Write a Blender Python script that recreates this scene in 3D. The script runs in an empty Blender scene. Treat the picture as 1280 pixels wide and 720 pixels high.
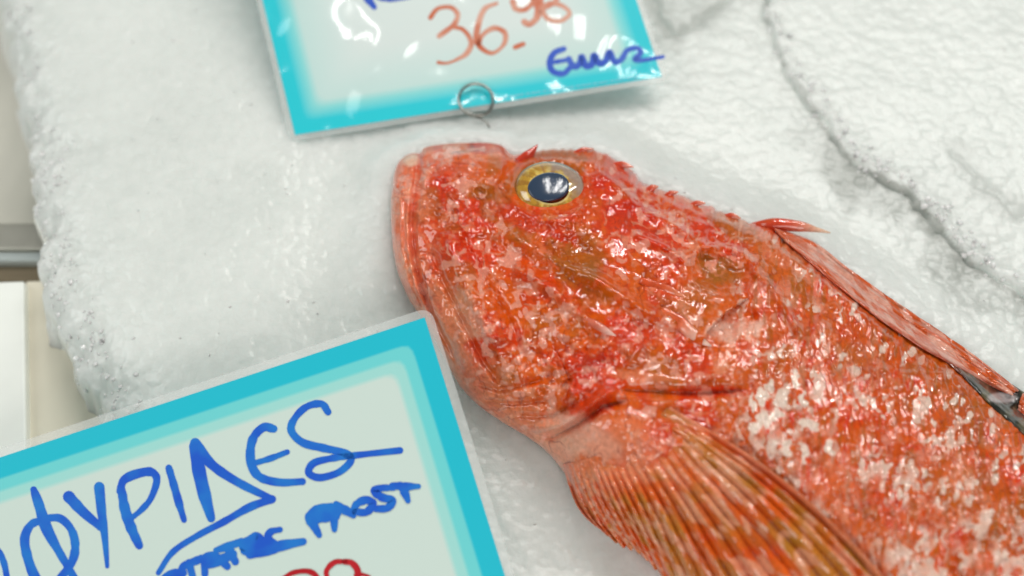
import bpy, math
import numpy as np
rng = np.random.default_rng(7)
C = bpy.context.scene.collection
S = 0.01                                   # everything below is in centimetres

# ------------------------------------------------------------------ camera geometry
PITCH, DIST, LENS = math.radians(60), 34.0, 35.0
CF = np.array([0, math.cos(PITCH), -math.sin(PITCH)])
CR = np.array([1.0, 0, 0])
CU = np.cross(CR, CF)
CP = -CF * DIST


def rays(u, v):
    u = np.asarray(u, float)[..., None]
    v = np.asarray(v, float)[..., None]
    return CF + CR * ((u - 640) / 1280 * 36 / LENS) + CU * ((360 - v) / 1280 * 36 / LENS)


def on_plane(u, v, p0, n):
    """where the sight line of a photo point meets a plane"""
    r = rays(u, v)
    n = np.asarray(n, float)
    t = ((np.asarray(p0, float) - CP) @ n) / (r @ n)
    return CP + r * np.asarray(t)[..., None]


def on_z(u, v, z=0.0):
    return on_plane(u, v, (0, 0, z), (0, 0, 1))


# ------------------------------------------------------------------ helpers
def lin(r, g, b):
    c = np.array([r, g, b], float) / 255
    return np.where(c <= .04045, c / 12.92, ((c + .055) / 1.055) ** 2.4)


def sstep(a, b, x):
    t = np.clip((x - a) / (b - a), 0, 1)
    return t * t * (3 - 2 * t)


LAT = {}


def vn(x, y, seed=0):
    """value noise, 0..1"""
    if seed not in LAT:
        LAT[seed] = np.random.default_rng(1000 + seed).random((256, 256))
    L = LAT[seed]
    xi = np.floor(x).astype(int); yi = np.floor(y).astype(int)
    fx = x - xi; fy = y - yi
    fx = fx * fx * fx * (fx * (fx * 6 - 15) + 10); fy = fy * fy * fy * (fy * (fy * 6 - 15) + 10)
    a = L[xi & 255, yi & 255]; b = L[(xi + 1) & 255, yi & 255]
    c = L[xi & 255, (yi + 1) & 255]; d = L[(xi + 1) & 255, (yi + 1) & 255]
    return (a * (1 - fx) + b * fx) * (1 - fy) + (c * (1 - fx) + d * fx) * fy


def fbm(x, y, seed=0, o=4, g=.5):
    s = 0; a = 1; t = 0
    for i in range(o):
        s = s + a * vn(x * 2 ** i + 17.3 * i, y * 2 ** i + 9.1 * i, seed + i); t += a; a *= g
    return s / t


def cells(x, y, seed=0, jit=.8):
    """Voronoi: distance to nearest point, second distance, random id of the nearest cell, offsets to it"""
    xi = np.floor(x).astype(int); yi = np.floor(y).astype(int)
    r = np.random.default_rng(5000 + seed).random((3, 128, 128))
    d1 = np.full(x.shape, 9.); d2 = d1.copy(); idv = np.zeros(x.shape); ox = idv.copy(); oy = idv.copy()
    for i in (-1, 0, 1):
        for j in (-1, 0, 1):
            a = (xi + i) & 127; b = (yi + j) & 127
            dx = xi + i + .5 + jit * (r[0, a, b] - .5) - x
            dy = yi + j + .5 + jit * (r[1, a, b] - .5) - y
            d = np.hypot(dx, dy)
            n = d < d1
            d2 = np.where(n, d1, np.minimum(d2, d)); d1 = np.where(n, d, d1)
            idv = np.where(n, r[2, a, b], idv); ox = np.where(n, dx, ox); oy = np.where(n, dy, oy)
    return d1, d2, idv, ox, oy


def pdist(u, v, poly):
    """distance to a polyline, position along it 0..1, signed side"""
    P = np.asarray(poly, float)
    best = np.full(np.shape(u), 1e9); tt = np.zeros(np.shape(u)); sd = tt.copy()
    L = np.hypot(*np.diff(P, axis=0).T); cum = np.concatenate([[0], np.cumsum(L)])
    for i in range(len(P) - 1):
        d = P[i + 1] - P[i]
        t = np.clip(((u - P[i, 0]) * d[0] + (v - P[i, 1]) * d[1]) / (d @ d), 0, 1)
        ex = u - P[i, 0] - t * d[0]; ey = v - P[i, 1] - t * d[1]
        q = np.hypot(ex, ey); n = q < best
        best = np.where(n, q, best); tt = np.where(n, (cum[i] + t * L[i]) / cum[-1], tt)
        sd = np.where(n, np.sign(d[0] * ey - d[1] * ex) * q, sd)
    return best, tt, sd


def catmull(P, n):
    P = np.asarray(P, float)
    Q = np.vstack([2 * P[0] - P[1], P, 2 * P[-1] - P[-2]])
    out = []
    for i in range(len(P) - 1):
        t = np.linspace(0, 1, n, endpoint=False)[:, None]
        a, b, c, d = Q[i], Q[i + 1], Q[i + 2], Q[i + 3]
        out.append(.5 * (2 * b + (c - a) * t + (2 * a - 5 * b + 4 * c - d) * t ** 2 + (3 * b - a - 3 * c + d) * t ** 3))
    out.append(P[-1:])
    return np.vstack(out)


def grid_faces(nr, nc, wrap=False):
    i = np.arange(nr - 1)[:, None]; j = np.arange(nc if wrap else nc - 1)[None, :]
    k = (j + 1) % nc
    return np.stack([i * nc + j, i * nc + k, (i + 1) * nc + k, (i + 1) * nc + j], -1).reshape(-1, 4)


def mesh(name, V, Fc, mat, parent=None, origin=(0, 0, 0), col=None, attrs=None, smooth=True):
    """V in cm world coordinates, Fc an (n,4) array or list of polygons; ONE mesh object"""
    V = (np.asarray(V, float) - np.asarray(origin, float)) * S
    me = bpy.data.meshes.new(name)
    if isinstance(Fc, np.ndarray):
        nf, k = Fc.shape
        me.vertices.add(len(V)); me.vertices.foreach_set('co', V.astype(np.float32).ravel())
        me.loops.add(nf * k); me.loops.foreach_set('vertex_index', Fc.astype(np.int32).ravel())
        me.polygons.add(nf); me.polygons.foreach_set('loop_start', np.arange(nf, dtype=np.int32) * k)
    else:
        me.from_pydata([tuple(p) for p in V], [], [tuple(int(i) for i in f) for f in Fc])
    me.update(calc_edges=True); me.validate()
    me.polygons.foreach_set('use_smooth', np.full(len(me.polygons), smooth))
    if col is not None:
        a = me.color_attributes.new('pigment', 'FLOAT_COLOR', 'POINT')
        a.data.foreach_set('color', np.hstack([col, np.ones((len(col), 1))]).astype(np.float32).ravel())
    for k, x in (attrs or {}).items():
        a = me.attributes.new(k, 'FLOAT', 'POINT'); a.data.foreach_set('value', np.asarray(x, np.float32).ravel())
    me.materials.append(mat)
    o = bpy.data.objects.new(name, me); C.objects.link(o)
    if parent is not None:
        o.parent = parent
    else:
        o.location = np.asarray(origin, float) * S
    return o


def thing(name, label, cat, loc, group=None):
    o = bpy.data.objects.new(name, None); C.objects.link(o)
    o.empty_display_size = .01
    o.location = np.asarray(loc, float) * S
    o['label'] = label; o['category'] = cat
    if group: o['group'] = group
    return o


def tube(P, rad, n=12, cap=True, flat=1.0, up=None):
    """tapered tube along points P (cm)"""
    P = np.asarray(P, float); rad = np.broadcast_to(rad, len(P))
    T = np.gradient(P, axis=0); T /= np.linalg.norm(T, axis=1)[:, None]
    up = np.array([0, -.5, .87]) if up is None else np.asarray(up, float)
    A = np.cross(T, up); A /= np.maximum(np.linalg.norm(A, axis=1)[:, None], 1e-6); B = np.cross(A, T)
    th = np.linspace(0, 2 * np.pi, n, endpoint=False)
    V = (P[:, None] + rad[:, None, None] * (A[:, None] * np.cos(th)[None, :, None] + flat * B[:, None] * np.sin(th)[None, :, None])).reshape(-1, 3)
    Fc = [list(f) for f in grid_faces(len(P), n, True)]
    if cap:
        Fc += [list(range(n))[::-1], [(len(P) - 1) * n + i for i in range(n)]]
    return V, Fc


def join(parts):
    V = []; Fc = []; b = 0
    for v, f in parts:
        V.append(np.asarray(v)); Fc += [[i + b for i in q] for q in f]; b += len(v)
    return np.vstack(V), Fc


def rbox(c, sz, bev=.2):
    """bevelled box"""
    import bmesh
    bm = bmesh.new(); bmesh.ops.create_cube(bm, size=1)
    for w in bm.verts: w.co = (w.co.x * sz[0], w.co.y * sz[1], w.co.z * sz[2])
    bmesh.ops.bevel(bm, geom=bm.edges[:], offset=bev, segments=3, profile=.5, affect='EDGES')
    bm.verts.index_update()
    V = np.array([w.co for w in bm.verts]) + np.asarray(c, float)
    Fc = [[w.index for w in f.verts] for f in bm.faces]; bm.free()
    return V, Fc


# ------------------------------------------------------------------ materials
def mat_new(name):
    m = bpy.data.materials.new(name); m.use_nodes = True
    nt = m.node_tree
    return m, nt, nt.nodes['Principled BSDF']


def N(nt, t, **kw):
    n = nt.nodes.new(t)
    for k, v in kw.items():
        if k in n.inputs: n.inputs[k].default_value = v
        else: setattr(n, k, v)
    return n


def bump_chain(nt, bsdf, specs, targets=('Normal',), patchy=False):
    """specs: (scale per metre, strength, distance cm, detail)"""
    tc = N(nt, 'ShaderNodeTexCoord'); prev = None
    for sc, st, dist, det in specs:
        no = N(nt, 'ShaderNodeTexNoise', Scale=sc, Detail=det, Roughness=.55)
        nt.links.new(tc.outputs['Object'], no.inputs['Vector'])
        b = N(nt, 'ShaderNodeBump', Strength=st, Distance=dist * S)
        nt.links.new(no.outputs['Fac'], b.inputs['Height'])
        if patchy:                               # rough here, smooth there
            pn = N(nt, 'ShaderNodeTexNoise', Scale=75.0, Detail=2.0); nt.links.new(tc.outputs['Object'], pn.inputs['Vector'])
            pm = N(nt, 'ShaderNodeMapRange'); pm.inputs[1].default_value = .43; pm.inputs[2].default_value = .66
            pm.inputs[3].default_value = st * .04; pm.inputs[4].default_value = st * 1.25
            nt.links.new(pn.outputs['Fac'], pm.inputs[0]); nt.links.new(pm.outputs[0], b.inputs['Strength'])
        if prev: nt.links.new(prev.outputs['Normal'], b.inputs['Normal'])
        prev = b
    for t in targets: nt.links.new(prev.outputs['Normal'], bsdf.inputs[t])
    return tc


def skin_mat(name, rough=.22, sss=.12, coat=.5, bumps=(), vary=.25, spec=.5):
    """wet skin: pigment attribute broken up with fine noise"""
    m, nt, b = mat_new(name)
    at = N(nt, 'ShaderNodeAttribute', attribute_name='pigment')
    tc = bump_chain(nt, b, bumps, ('Normal', 'Coat Normal'), True)
    no = N(nt, 'ShaderNodeTexNoise', Scale=900, Detail=3.0)
    nt.links.new(tc.outputs['Object'], no.inputs['Vector'])
    hs = N(nt, 'ShaderNodeHueSaturation')
    mr = N(nt, 'ShaderNodeMapRange'); mr.inputs[1].default_value = .3; mr.inputs[2].default_value = .7
    mr.inputs[3].default_value = 1 - vary; mr.inputs[4].default_value = 1 + vary
    nt.links.new(no.outputs['Fac'], mr.inputs[0]); nt.links.new(mr.outputs[0], hs.inputs['Value'])
    nt.links.new(at.outputs['Color'], hs.inputs['Color']); nt.links.new(hs.outputs[0], b.inputs['Base Color'])
    b.inputs['Roughness'].default_value = rough
    b.inputs['Specular IOR Level'].default_value = spec
    b.inputs['Subsurface Weight'].default_value = sss
    b.inputs['Subsurface Radius'].default_value = (1, .35, .2)
    b.inputs['Subsurface Scale'].default_value = .003
    b.inputs['Coat Weight'].default_value = coat; b.inputs['Coat IOR'].default_value = 1.6
    b.inputs['Coat Roughness'].default_value = .022
    return m


def plain_mat(name, rgb, rough=.4, metal=0., coat=0., bumps=(), vary=0., trans=0., scale=300):
    m, nt, b = mat_new(name)
    b.inputs['Base Color'].default_value = (*lin(*rgb), 1)
    b.inputs['Roughness'].default_value = rough; b.inputs['Metallic'].default_value = metal
    b.inputs['Coat Weight'].default_value = coat; b.inputs['Coat Roughness'].default_value = .05
    tc = bump_chain(nt, b, bumps) if bumps else N(nt, 'ShaderNodeTexCoord')
    if vary:
        no = N(nt, 'ShaderNodeTexNoise', Scale=scale, Detail=4.0); nt.links.new(tc.outputs['Object'], no.inputs['Vector'])
        r = N(nt, 'ShaderNodeValToRGB'); c = lin(*rgb)
        r.color_ramp.elements[0].position = .3; r.color_ramp.elements[1].position = .7
        r.color_ramp.elements[0].color = (*(c * (1 - vary)), 1); r.color_ramp.elements[1].color = (*np.minimum(c * (1 + vary), .95), 1)
        nt.links.new(no.outputs['Fac'], r.inputs[0]); nt.links.new(r.outputs[0], b.inputs['Base Color'])
    return m


# ------------------------------------------------------------------ the fish: flat layout
FN = np.array([0, -math.sin(math.radians(5)), math.cos(math.radians(5))])
FP = on_z(900, 450, 0.9)
K = 0.0262                                   # cm per photo point at the fish


def fish_pt(u, v, h):
    """a point of the fish: h (photo points) above its middle plane"""
    r = rays(u, v)
    t = (((FP - CP) @ FN) + np.asarray(h, float) * K) / (r @ FN)
    return CP + r * t[..., None]


ST = np.array([
 (488,262,488,268),(489,235,489,295),(495,208,495,335),(506,195,510,372),(517,191,518,385),(525,191,523,392),(531,184,528,398),(552,180,541,421),
 (580,178,556,450),(610,178,572,479),(628,182,582,491),(640,193,592,502),(652,192,604,512),(672,188,620,523),
 (690,186,634,532),(720,186,655,544),(748,188,672,556),(766,197,685,567),(788,212,695,578),(802,226,706,593),
 (822,236,714,606),(845,242,728,624),(870,251,748,648),(905,265,778,676),(935,277,812,704),(965,287,850,735),
 (1000,305,895,768),(1060,350,960,810),(1110,388,1030,842),(1160,426,1100,868),(1210,464,1170,892),(1280,522,1260,925),
 (1400,630,1390,968),(1520,745,1505,1000),(1640,865,1620,1050),(1700,935,1685,1085)], float)
HH = np.array([6,26,42,52,57,59,62,68,74,79,81,83,85,88,91,95,98,101,104,106,108,109,110,111,111,111,110,108,105,101,96,88,70,50,34,28.])
cl = np.concatenate([[0], np.cumsum(np.maximum(np.hypot(*np.diff((ST[:, :2] + ST[:, 2:]) / 2, axis=0).T), .6 * np.hypot(*np.diff(ST[:, :2], axis=0).T)))])
SPAN = catmull(np.hstack([ST, HH[:, None], cl[:, None]]), 24)
NS = 760
# denser where the photo looks
want = np.concatenate([np.linspace(0, .03, 30, endpoint=False) ** 1.0 * SPAN[-1, 5], np.linspace(.03 * SPAN[-1, 5], SPAN[-1, 5] * .66, NS - 110, endpoint=False), np.linspace(SPAN[-1, 5] * .66, SPAN[-1, 5], 80)])
STN = np.stack([np.interp(want, SPAN[:, 5], SPAN[:, i]) for i in range(5)], 1)
edge_u = (fbm(want / 9, want * 0 + .5, 91, 3) - .5) * 5 + (vn(want / 5, want * 0 + 3.5, 94) - .5) * 2.2
STN[:, 1] -= edge_u * sstep(640, 700, STN[:, 0]); STN[:, 0] += .4 * edge_u * sstep(640, 700, STN[:, 0])
NT = 420; NU = 60
ph = np.linspace(0, np.pi, NT)
tt = (1 - np.cos(ph)) / 2
tt = .55 * tt + .45 * ph / np.pi             # soften the crowding at the edges
Ug = STN[:, 0:1] * (1 - tt) + STN[:, 2:3] * tt
Vg = STN[:, 1:2] * (1 - tt) + STN[:, 3:4] * tt
prof = np.maximum(1 - np.abs(2 * tt - 1) ** 2.2, 0) ** (1 / 2.0)
Hg = STN[:, 4:5] * prof[None]
EDGE = sstep(0, 26, np.minimum(np.minimum(tt, 1 - tt)[None] * np.hypot(STN[:, 2] - STN[:, 0], STN[:, 3] - STN[:, 1])[:, None], 400))


def ridge(poly, w, amp, taper=True):
    d, t, s = pdist(Ug, Vg, poly)
    a = 1.35 * amp * np.exp(-(d / w) ** 2)
    return a * (np.clip(np.minimum(t, 1 - t) * 8, .15, 1) if taper else 1)


def ell(cu, cv, a, b, rot=0):
    c, s = math.cos(math.radians(rot)), math.sin(math.radians(rot))
    x = (Ug - cu) * c + (Vg - cv) * s; y = -(Ug - cu) * s + (Vg - cv) * c
    return np.hypot(x / a, y / b)


def flap(poly, w, amp):
    """a plate edge: high on the left of the line, dropping sharply across it"""
    d, t, s = pdist(Ug, Vg, poly)
    e = np.clip(np.minimum(t, 1 - t) * 6, 0, 1)
    return e * amp * np.where(s < 0, np.exp(-d / w), -.6 * np.exp(-d / (w * .35)))


BODY = sstep(-25, 40, pdist(Ug, Vg, [(960, 250), (930, 330), (905, 395), (930, 470), (900, 560), (840, 760)])[2] * -1)
rel = np.zeros_like(Hg)
# skull and snout
rel += 9 * np.exp(-(ell(572, 212, 48, 34)) ** 2)
rel += ridge([(645, 196), (636, 215), (622, 240), (608, 275)], 11, -9)
rel += ridge([(648, 200), (668, 192), (700, 194), (735, 200), (762, 212)], 8, 10)
e = ell(600, 240, 6, 4.5, 20); rel += -3.5 * np.exp(-e ** 4) + 3 * np.exp(-((e - 1.5) / .4) ** 2)
rel += ridge([(560, 196), (590, 190), (618, 192)], 5, 5)
# mouth and folded skin of the upper jaw
rel += ridge([(524, 188), (520, 225), (514, 280), (520, 335), (540, 395), (575, 462)], 4.0, -8)
for k, off in enumerate((-17, -11, -5, 9, 15)):
    rel += ridge([(522 + off, 205), (514 + off * .8, 260), (512 + off * .6, 310), (522 + off * .5, 360), (548 + off * .4, 415)], 2.4, -1.5 if k % 2 else 1.2)
rel += ridge([(552, 285), (575, 335), (602, 392), (632, 450)], 15, 9)
rel += ridge([(572, 285), (604, 345), (640, 405), (655, 455)], 5, -6)
rel += ridge([(535, 300), (553, 350), (580, 405), (604, 452), (640, 500)], 4, -5)
rel += ridge([(590, 478), (625, 488), (672, 476), (700, 462)], 4, -5)
rel += ridge([(600, 500), (640, 505), (690, 500)], 3, -4)
# cheek ridges
rel += ridge([(618, 286), (660, 305), (705, 330), (750, 352), (800, 384), (845, 405)], 9, 10)
rel += ridge([(640, 330), (690, 360), (735, 398), (768, 418)], 8, 8)
rel += ridge([(700, 300), (770, 335), (830, 360)], 12, -6)
rel += ridge([(770, 420), (748, 438), (722, 455), (712, 485), (722, 505)], 6, 7)
rel += ridge([(738, 430), (716, 470), (700, 490)], 4, -6)
rel += flap([(700, 512), (712, 480), (700, 450), (688, 430)], 12, 4)
# back of the skull: spiny ridges, pit
for a, b in (((742, 212), (800, 262)), ((800, 262), (868, 300)), ((868, 300), (925, 338)), ((780, 225), (850, 258)), ((850, 258), (925, 285)), ((790, 290), (860, 330))):
    rel += ridge([a, ((a[0] + b[0]) / 2 + 3, (a[1] + b[1]) / 2 - 3), b], 6, 7)
e = ell(903, 338, 40, 25, 12)
rel += -9 * np.exp(-e ** 4) + 6 * np.exp(-((e - 1.15) / .16) ** 2)
rel += ridge([(925, 320), (965, 360), (990, 400), (1012, 432)], 6, 6)
rel += ridge([(960, 300), (1010, 338), (1070, 385), (1130, 440)], 7, 5)
# opercle: upper flap, shoulder hollow, slit, rolled gill membrane
rel += flap([(876, 436), (884, 414), (905, 392), (938, 370)], 16, 11)
rel += ridge([(890, 425), (918, 402), (950, 392)], 12, -8)
rel += ridge([(760, 486), (800, 489), (850, 491), (900, 490), (950, 487)], 5, -7)
rel += ridge([(790, 470), (850, 474), (905, 472), (950, 466)], 10, 4)
rel += ridge([(800, 503), (860, 505), (915, 503)], 8, 3)
rel += ridge([(634, 536), (665, 538), (700, 531), (730, 512), (752, 495), (775, 486)], 6, 10)
rel += ridge([(650, 548), (690, 546), (722, 530), (752, 508), (790, 500)], 5, -10)
rel += ridge([(640, 520), (690, 520), (725, 500)], 4, -5)
# pectoral base
rel += 10 * np.exp(-ell(790, 545, 70, 40, 40) ** 2)
# general lumpy skin, finer and spinier on the head
head = 1 - BODY
lump = (fbm(Ug / 34, Vg / 34, 3, 2) - .5) * 9 + (fbm(Ug / 12, Vg / 12, 8, 2) - .5) * 6.5 * (.35 + 1.1 * sstep(.36, .62, fbm(Ug / 44, Vg / 44, 12, 2)))
smoothzone = np.clip(np.exp(-(pdist(Ug, Vg, [(520, 400), (590, 500), (680, 560), (720, 610)])[0] / 45) ** 2) + np.exp(-ell(750, 552, 62, 46) ** 2), 0, 1)
gr1, gr2, gid, _, _ = cells(Ug / 8.5, Vg / 8.5, 4)
warts = sstep(.55, .1, gr1) * (gid > .45)
wartz = fbm(Ug / 60, Vg / 60, 61, 2)
rel += (lump * (1 - .75 * smoothzone) + head * warts * 2.6 * sstep(.36, .6, wartz) * (1 - smoothzone))
# overlapping scales on the trunk
sx = Ug + 6 * (fbm(Ug / 30, Vg / 30, 31, 2) - .5) - .25 * Vg; sy = Vg + 8 * (fbm(Ug / 30, Vg / 30, 35, 2) - .5)
s1, s2, sid, sox, soy = cells(sx / 8.5, sy / 15, 9, .75)
scl = np.clip(.5 - sox, 0, 1.1) * sstep(0, .12, s2 - s1) + .5 * (sid - .5)
scb = .35 + .65 * sstep(.35, .65, fbm(Ug / 70, Vg / 70, 38, 2))
rel += BODY * scl * 3.4 * scb
# shallow wells where the eye sits
ee = ell(687.5, 236.5, 43, 33, 4)
rel = rel * sstep(.75, 1.25, ee) + 5 * np.exp(-((ee - 1.16) / .14) ** 2)
Hs = Hg + rel * EDGE
lower = Hg * .0
# ------------------------------------------------------------------ pigment of the body
def mix(a, b, w):
    w = np.asarray(w)[..., None]
    return a * (1 - w) + b * w


RED, DEEP, ORA, OLI = lin(214, 56, 4), lin(204, 46, 1), lin(216, 88, 8), lin(150, 92, 22)
PINK, PALE, WHI, MAG = lin(234, 136, 98), lin(232, 164, 132), lin(236, 214, 198), lin(214, 116, 90)


def pigment(U, V):
    n1 = fbm(U / 46, V / 46, 101, 4)
    col = mix(np.broadcast_to(RED, U.shape + (3,)), ORA, sstep(.36, .6, n1))
    col = mix(col, DEEP, .65 * sstep(.55, .68, fbm(U / 30, V / 30, 111, 3)))
    col = mix(col, OLI, .5 * sstep(.52, .66, fbm(U / 52, V / 52, 121, 4)))
    return col


def body_col(U, V, BODY):
    col = pigment(U, V)
    w = (fbm(U / 16, V / 16, 141, 4, .65) - .5) * 52
    def blob(cu, cv, a, b, rot=0, f=1.0):
        c, s = math.cos(math.radians(rot)), math.sin(math.radians(rot))
        k = w * min(1., max(a, b) / 48.) * (1. if min(a, b) > 10 else .25)
        x = (U + k - cu) * c + (V + k * .8 - cv) * s; y = -(U + k - cu) * s + (V + k * .8 - cv) * c
        return f * sstep(1.15, .6, np.hypot(x / a, y / b))
    for q in ((722, 322, 34, 44, 20, .8), (655, 292, 22, 15, 0, .7), (608, 240, 20, 10, 0, .55), (905, 338, 34, 20, 12, .95), (745, 372, 26, 18, 0, .6),
              (850, 392, 40, 18, 30, .6), (920, 285, 40, 14, 25, .7), (985, 345, 34, 16, 40, .5), (790, 452, 38, 22, 0, .6), (880, 480, 60, 8, 0, .4),
              (1180, 470, 60, 30, 40, .6), (1080, 455, 40, 22, 40, .5), (612, 300, 16, 12, 0, .4)):
        col = mix(col, OLI, .8 * blob(*q))
    for q in ((640, 268, 40, 14, 25, .8), (690, 290, 40, 12, 15, .8), (640, 330, 40, 22, 30, .6), (785, 268, 34, 20, 30, .7), (740, 455, 40, 20, -20, .7),
              (900, 490, 70, 7, 0, 1), (690, 440, 30, 20, 0, .5), (1000, 420, 50, 30, 40, .7), (1075, 500, 70, 30, 30, .6), (985, 470, 40, 22, 20, .5), (560, 330, 16, 50, -20, .5)):
        col = mix(col, DEEP if q[5] > .65 else RED, blob(*q))
    col = mix(col, lin(200, 88, 14), (.5 * BODY + .16) * sstep(.3, .6, fbm(U / 26, V / 26, 147, 3)))
    # pinkish veil on snout, lips, throat
    d, t, s = pdist(U, V, [(496, 215), (494, 290), (507, 350), (540, 415), (585, 490), (640, 530), (700, 575), (730, 640)])
    fib = vn(s / 2.6, t * 22, 151)
    pw = sstep(60, 10, d + w) * (.55 + .45 * fib)
    col = mix(col, PINK, .9 * pw)
    col = mix(col, MAG, .5 * sstep(.6, .85, vn(s / 2.1 + 40, t * 9, 152)) * sstep(42, 8, d))
    col = mix(col, lin(240, 186, 164), blob(730, 548, 56, 26, 25, .85)); col = mix(col, PALE, blob(700, 560, 40, 30, 35, .5))
    col = mix(col, PINK, blob(780, 560, 60, 45, 30, .6))
    col = mix(col, PINK, blob(925, 412, 46, 20, -10, .9)); col = mix(col, lin(238, 190, 170), blob(922, 410, 40, 17, -12, .9))
    col = mix(col, PALE, blob(585, 395, 20, 40, -25, .5)); col = mix(col, MAG, blob(565, 205, 50, 20, 0, .35))
    col = mix(col, PINK, blob(800, 470, 50, 8, 5, .5))
    col = mix(col, lin(226, 186, 158), blob(514, 200, 12, 9, 0, .8)); col = mix(col, DEEP, .35 * np.exp(-(pdist(U, V, [(525, 190), (520, 225), (514, 280), (520, 335), (540, 395)])[0] / 3.0) ** 2))  # mouth groove: crease shade painted into the pigment
    # pink worm lines
    head = 1 - BODY
    uu = U + (fbm(U / 12, V / 12, 161, 2) - .5) * 10; vv = V + (fbm(U / 12, V / 12, 165, 2) - .5) * 10
    reg = fbm(U / 58, V / 58, 171, 2)
    q1 = np.abs(vn(uu / 17, vv / 17, 181) - .52)
    q2 = np.abs(vn(uu / 8.5 + 30, vv / 8.5, 182) - .52)
    brk = vn(uu / 15 + 70, vv / 15, 183)
    q1 = q1 + .12 * sstep(.55, .35, brk)
    worm = sstep(.12, .06, q1) * sstep(.42, .56, reg) + .55 * sstep(.1, .05, q2 + .15 * sstep(.62, .5, brk)) * sstep(.5, .62, fbm(U / 50, V / 50, 191, 2))
    worm = np.clip(worm, 0, 1) * (.85 * head + .45 * BODY)
    eyew = np.hypot((U - 690) / 60, (V - 240) / 48)
    worm *= sstep(.9, 1.5, eyew) * (1 - .8 * blob(722, 322, 40, 50)) * (1 - .7 * blob(905, 338, 40, 26))
    col = mix(col, PALE, .52 * worm)
    zone = np.maximum.reduce([blob(*q) for q in ((640, 415, 90, 70, 30), (600, 330, 50, 40, 0), (820, 470, 70, 26, 0), (700, 470, 60, 30, 10), (790, 400, 60, 40, 30), (960, 380, 60, 60, 30), (560, 235, 50, 40, 0, .7), (840, 300, 70, 26, 25, .7))])
    mb = .6 * vn(uu / 8.5 + 11, vv / 8.5, 184) + .4 * vn(uu / 19, vv / 19, 185)
    marb = sstep(.71, .76, mb + .105 * zone) * (1 - BODY * .5) * sstep(1.0, 1.4, eyew)
    col = mix(col, lin(236, 164, 142), .66 * marb)
    dk = sstep(.05, .015, np.abs(vn(uu / 10 + 60, vv / 14, 186) - .5)) * sstep(.5, .62, fbm(U / 36, V / 36, 187, 2))
    col = mix(col, lin(128, 22, 6), .5 * dk * sstep(1.0, 1.3, eyew))
    # small bony specks on the crown
    sp = sstep(.62, .72, vn(U / 4.2, V / 4.2, 201)) * sstep(.45, .6, fbm(U / 40, V / 40, 205, 2)) * head
    col = mix(col, PINK, .4 * sp)
    # trunk: streaks down the scales, white flecks
    st = vn(U / 4.0 + V * .05, V / 26, 211)
    col = mix(col, ORA, BODY * .5 * sstep(.45, .75, st)); col = mix(col, OLI, BODY * .45 * sstep(.6, .85, vn(U / 5 + 9, V / 22, 212)))
    wx = U + (fbm(U / 16, V / 16, 221, 2) - .5) * 16; wy = V + (fbm(U / 16, V / 16, 225, 2) - .5) * 16
    wx = wx + (fbm(U / 7, V / 7, 227, 2) - .5) * 9 + .3 * V * .3; wy = wy + (fbm(U / 7, V / 7, 229, 2) - .5) * 9
    lowb = sstep(-60, 110, pdist(U, V, [(930, 430), (1060, 500), (1280, 600)])[2])
    dens = fbm(U / 60, V / 60, 231, 2)
    th = .83 - .25 * lowb - .20 * sstep(.4, .62, dens)
    n_ = .62 * vn(wx / 6.5, wy / 10.5, 232) + .38 * vn(wx / 17, wy / 22, 236)
    kx = U + (fbm(U / 9, V / 9, 263, 2) - .5) * 7 + .2 * V; ky = V + (fbm(U / 9, V / 9, 265, 2) - .5) * 7
    k1, k2, kid, kox, koy = cells(kx / 11.5, ky / 17, 12, .9)
    shp = np.hypot(kox * 1.25, koy) + .22 * kox + .3 * (vn(U / 4, V / 4, 266) - .5)
    per = sstep(.46, .36, shp) * (kid < .75 * sstep(.43, .6, fbm(U / 55, V / 55, 231, 2)) * (.3 + .7 * lowb) + .08)
    fl = np.maximum(.9 * per, .75 * sstep(th + .01, th + .06, n_))
    hue = sstep(.32, .58, fbm(U / 34, V / 34, 238, 2) * .6 + .4 * vn(U / 12, V / 18, 239))
    col = mix(col, mix(PINK + 0 * col, WHI + 0 * col, hue), BODY * (.3 + .6 * hue) * fl)
    dash = sstep(.64, .74, vn(wx / 3.6, wy / 17, 247)) * sstep(.4, .6, fbm(U / 45, V / 45, 248, 2))
    col = mix(col, PALE, BODY * .3 * dash)
    col = mix(col, MAG, BODY * .1 * sstep(.1, .04, np.abs(vn(wx / 10, wy / 15, 241) - .5)) * sstep(.45, .6, fbm(U / 40, V / 40, 245, 2)))
    # the group of chalk-white scales behind the gill slit
    for q in ((953, 496, 9, 13), (978, 497, 11, 17), (993, 475, 6, 12), (962, 482, 5, 9), (955, 525, 13, 11), (942, 535, 9, 9), (972, 520, 9, 10), (940, 505, 3, 12), (1003, 500, 3, 10),
              (1010, 530, 15, 8), (985, 560, 7, 14), (1005, 570, 7, 16), (965, 560, 7, 14), (1035, 560, 8, 12)):
        x = (U - q[0] + w * .1 + 9 * (vn(U / 7, V / 7, 261) - .5)) / q[2]; y = (V - q[1] + w * .1 + 9 * (vn(U / 7, V / 7, 262) - .5)) / q[3]
        col = mix(col, WHI, .95 * sstep(1.0, .72, np.hypot(x, y)))
    # grain
    col = col * (1 + .16 * (vn(U / 3, V / 3, 251) - .5)[..., None])
    return np.clip(col, 0.004, .95)


colT = body_col(Ug, Vg, BODY)
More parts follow.
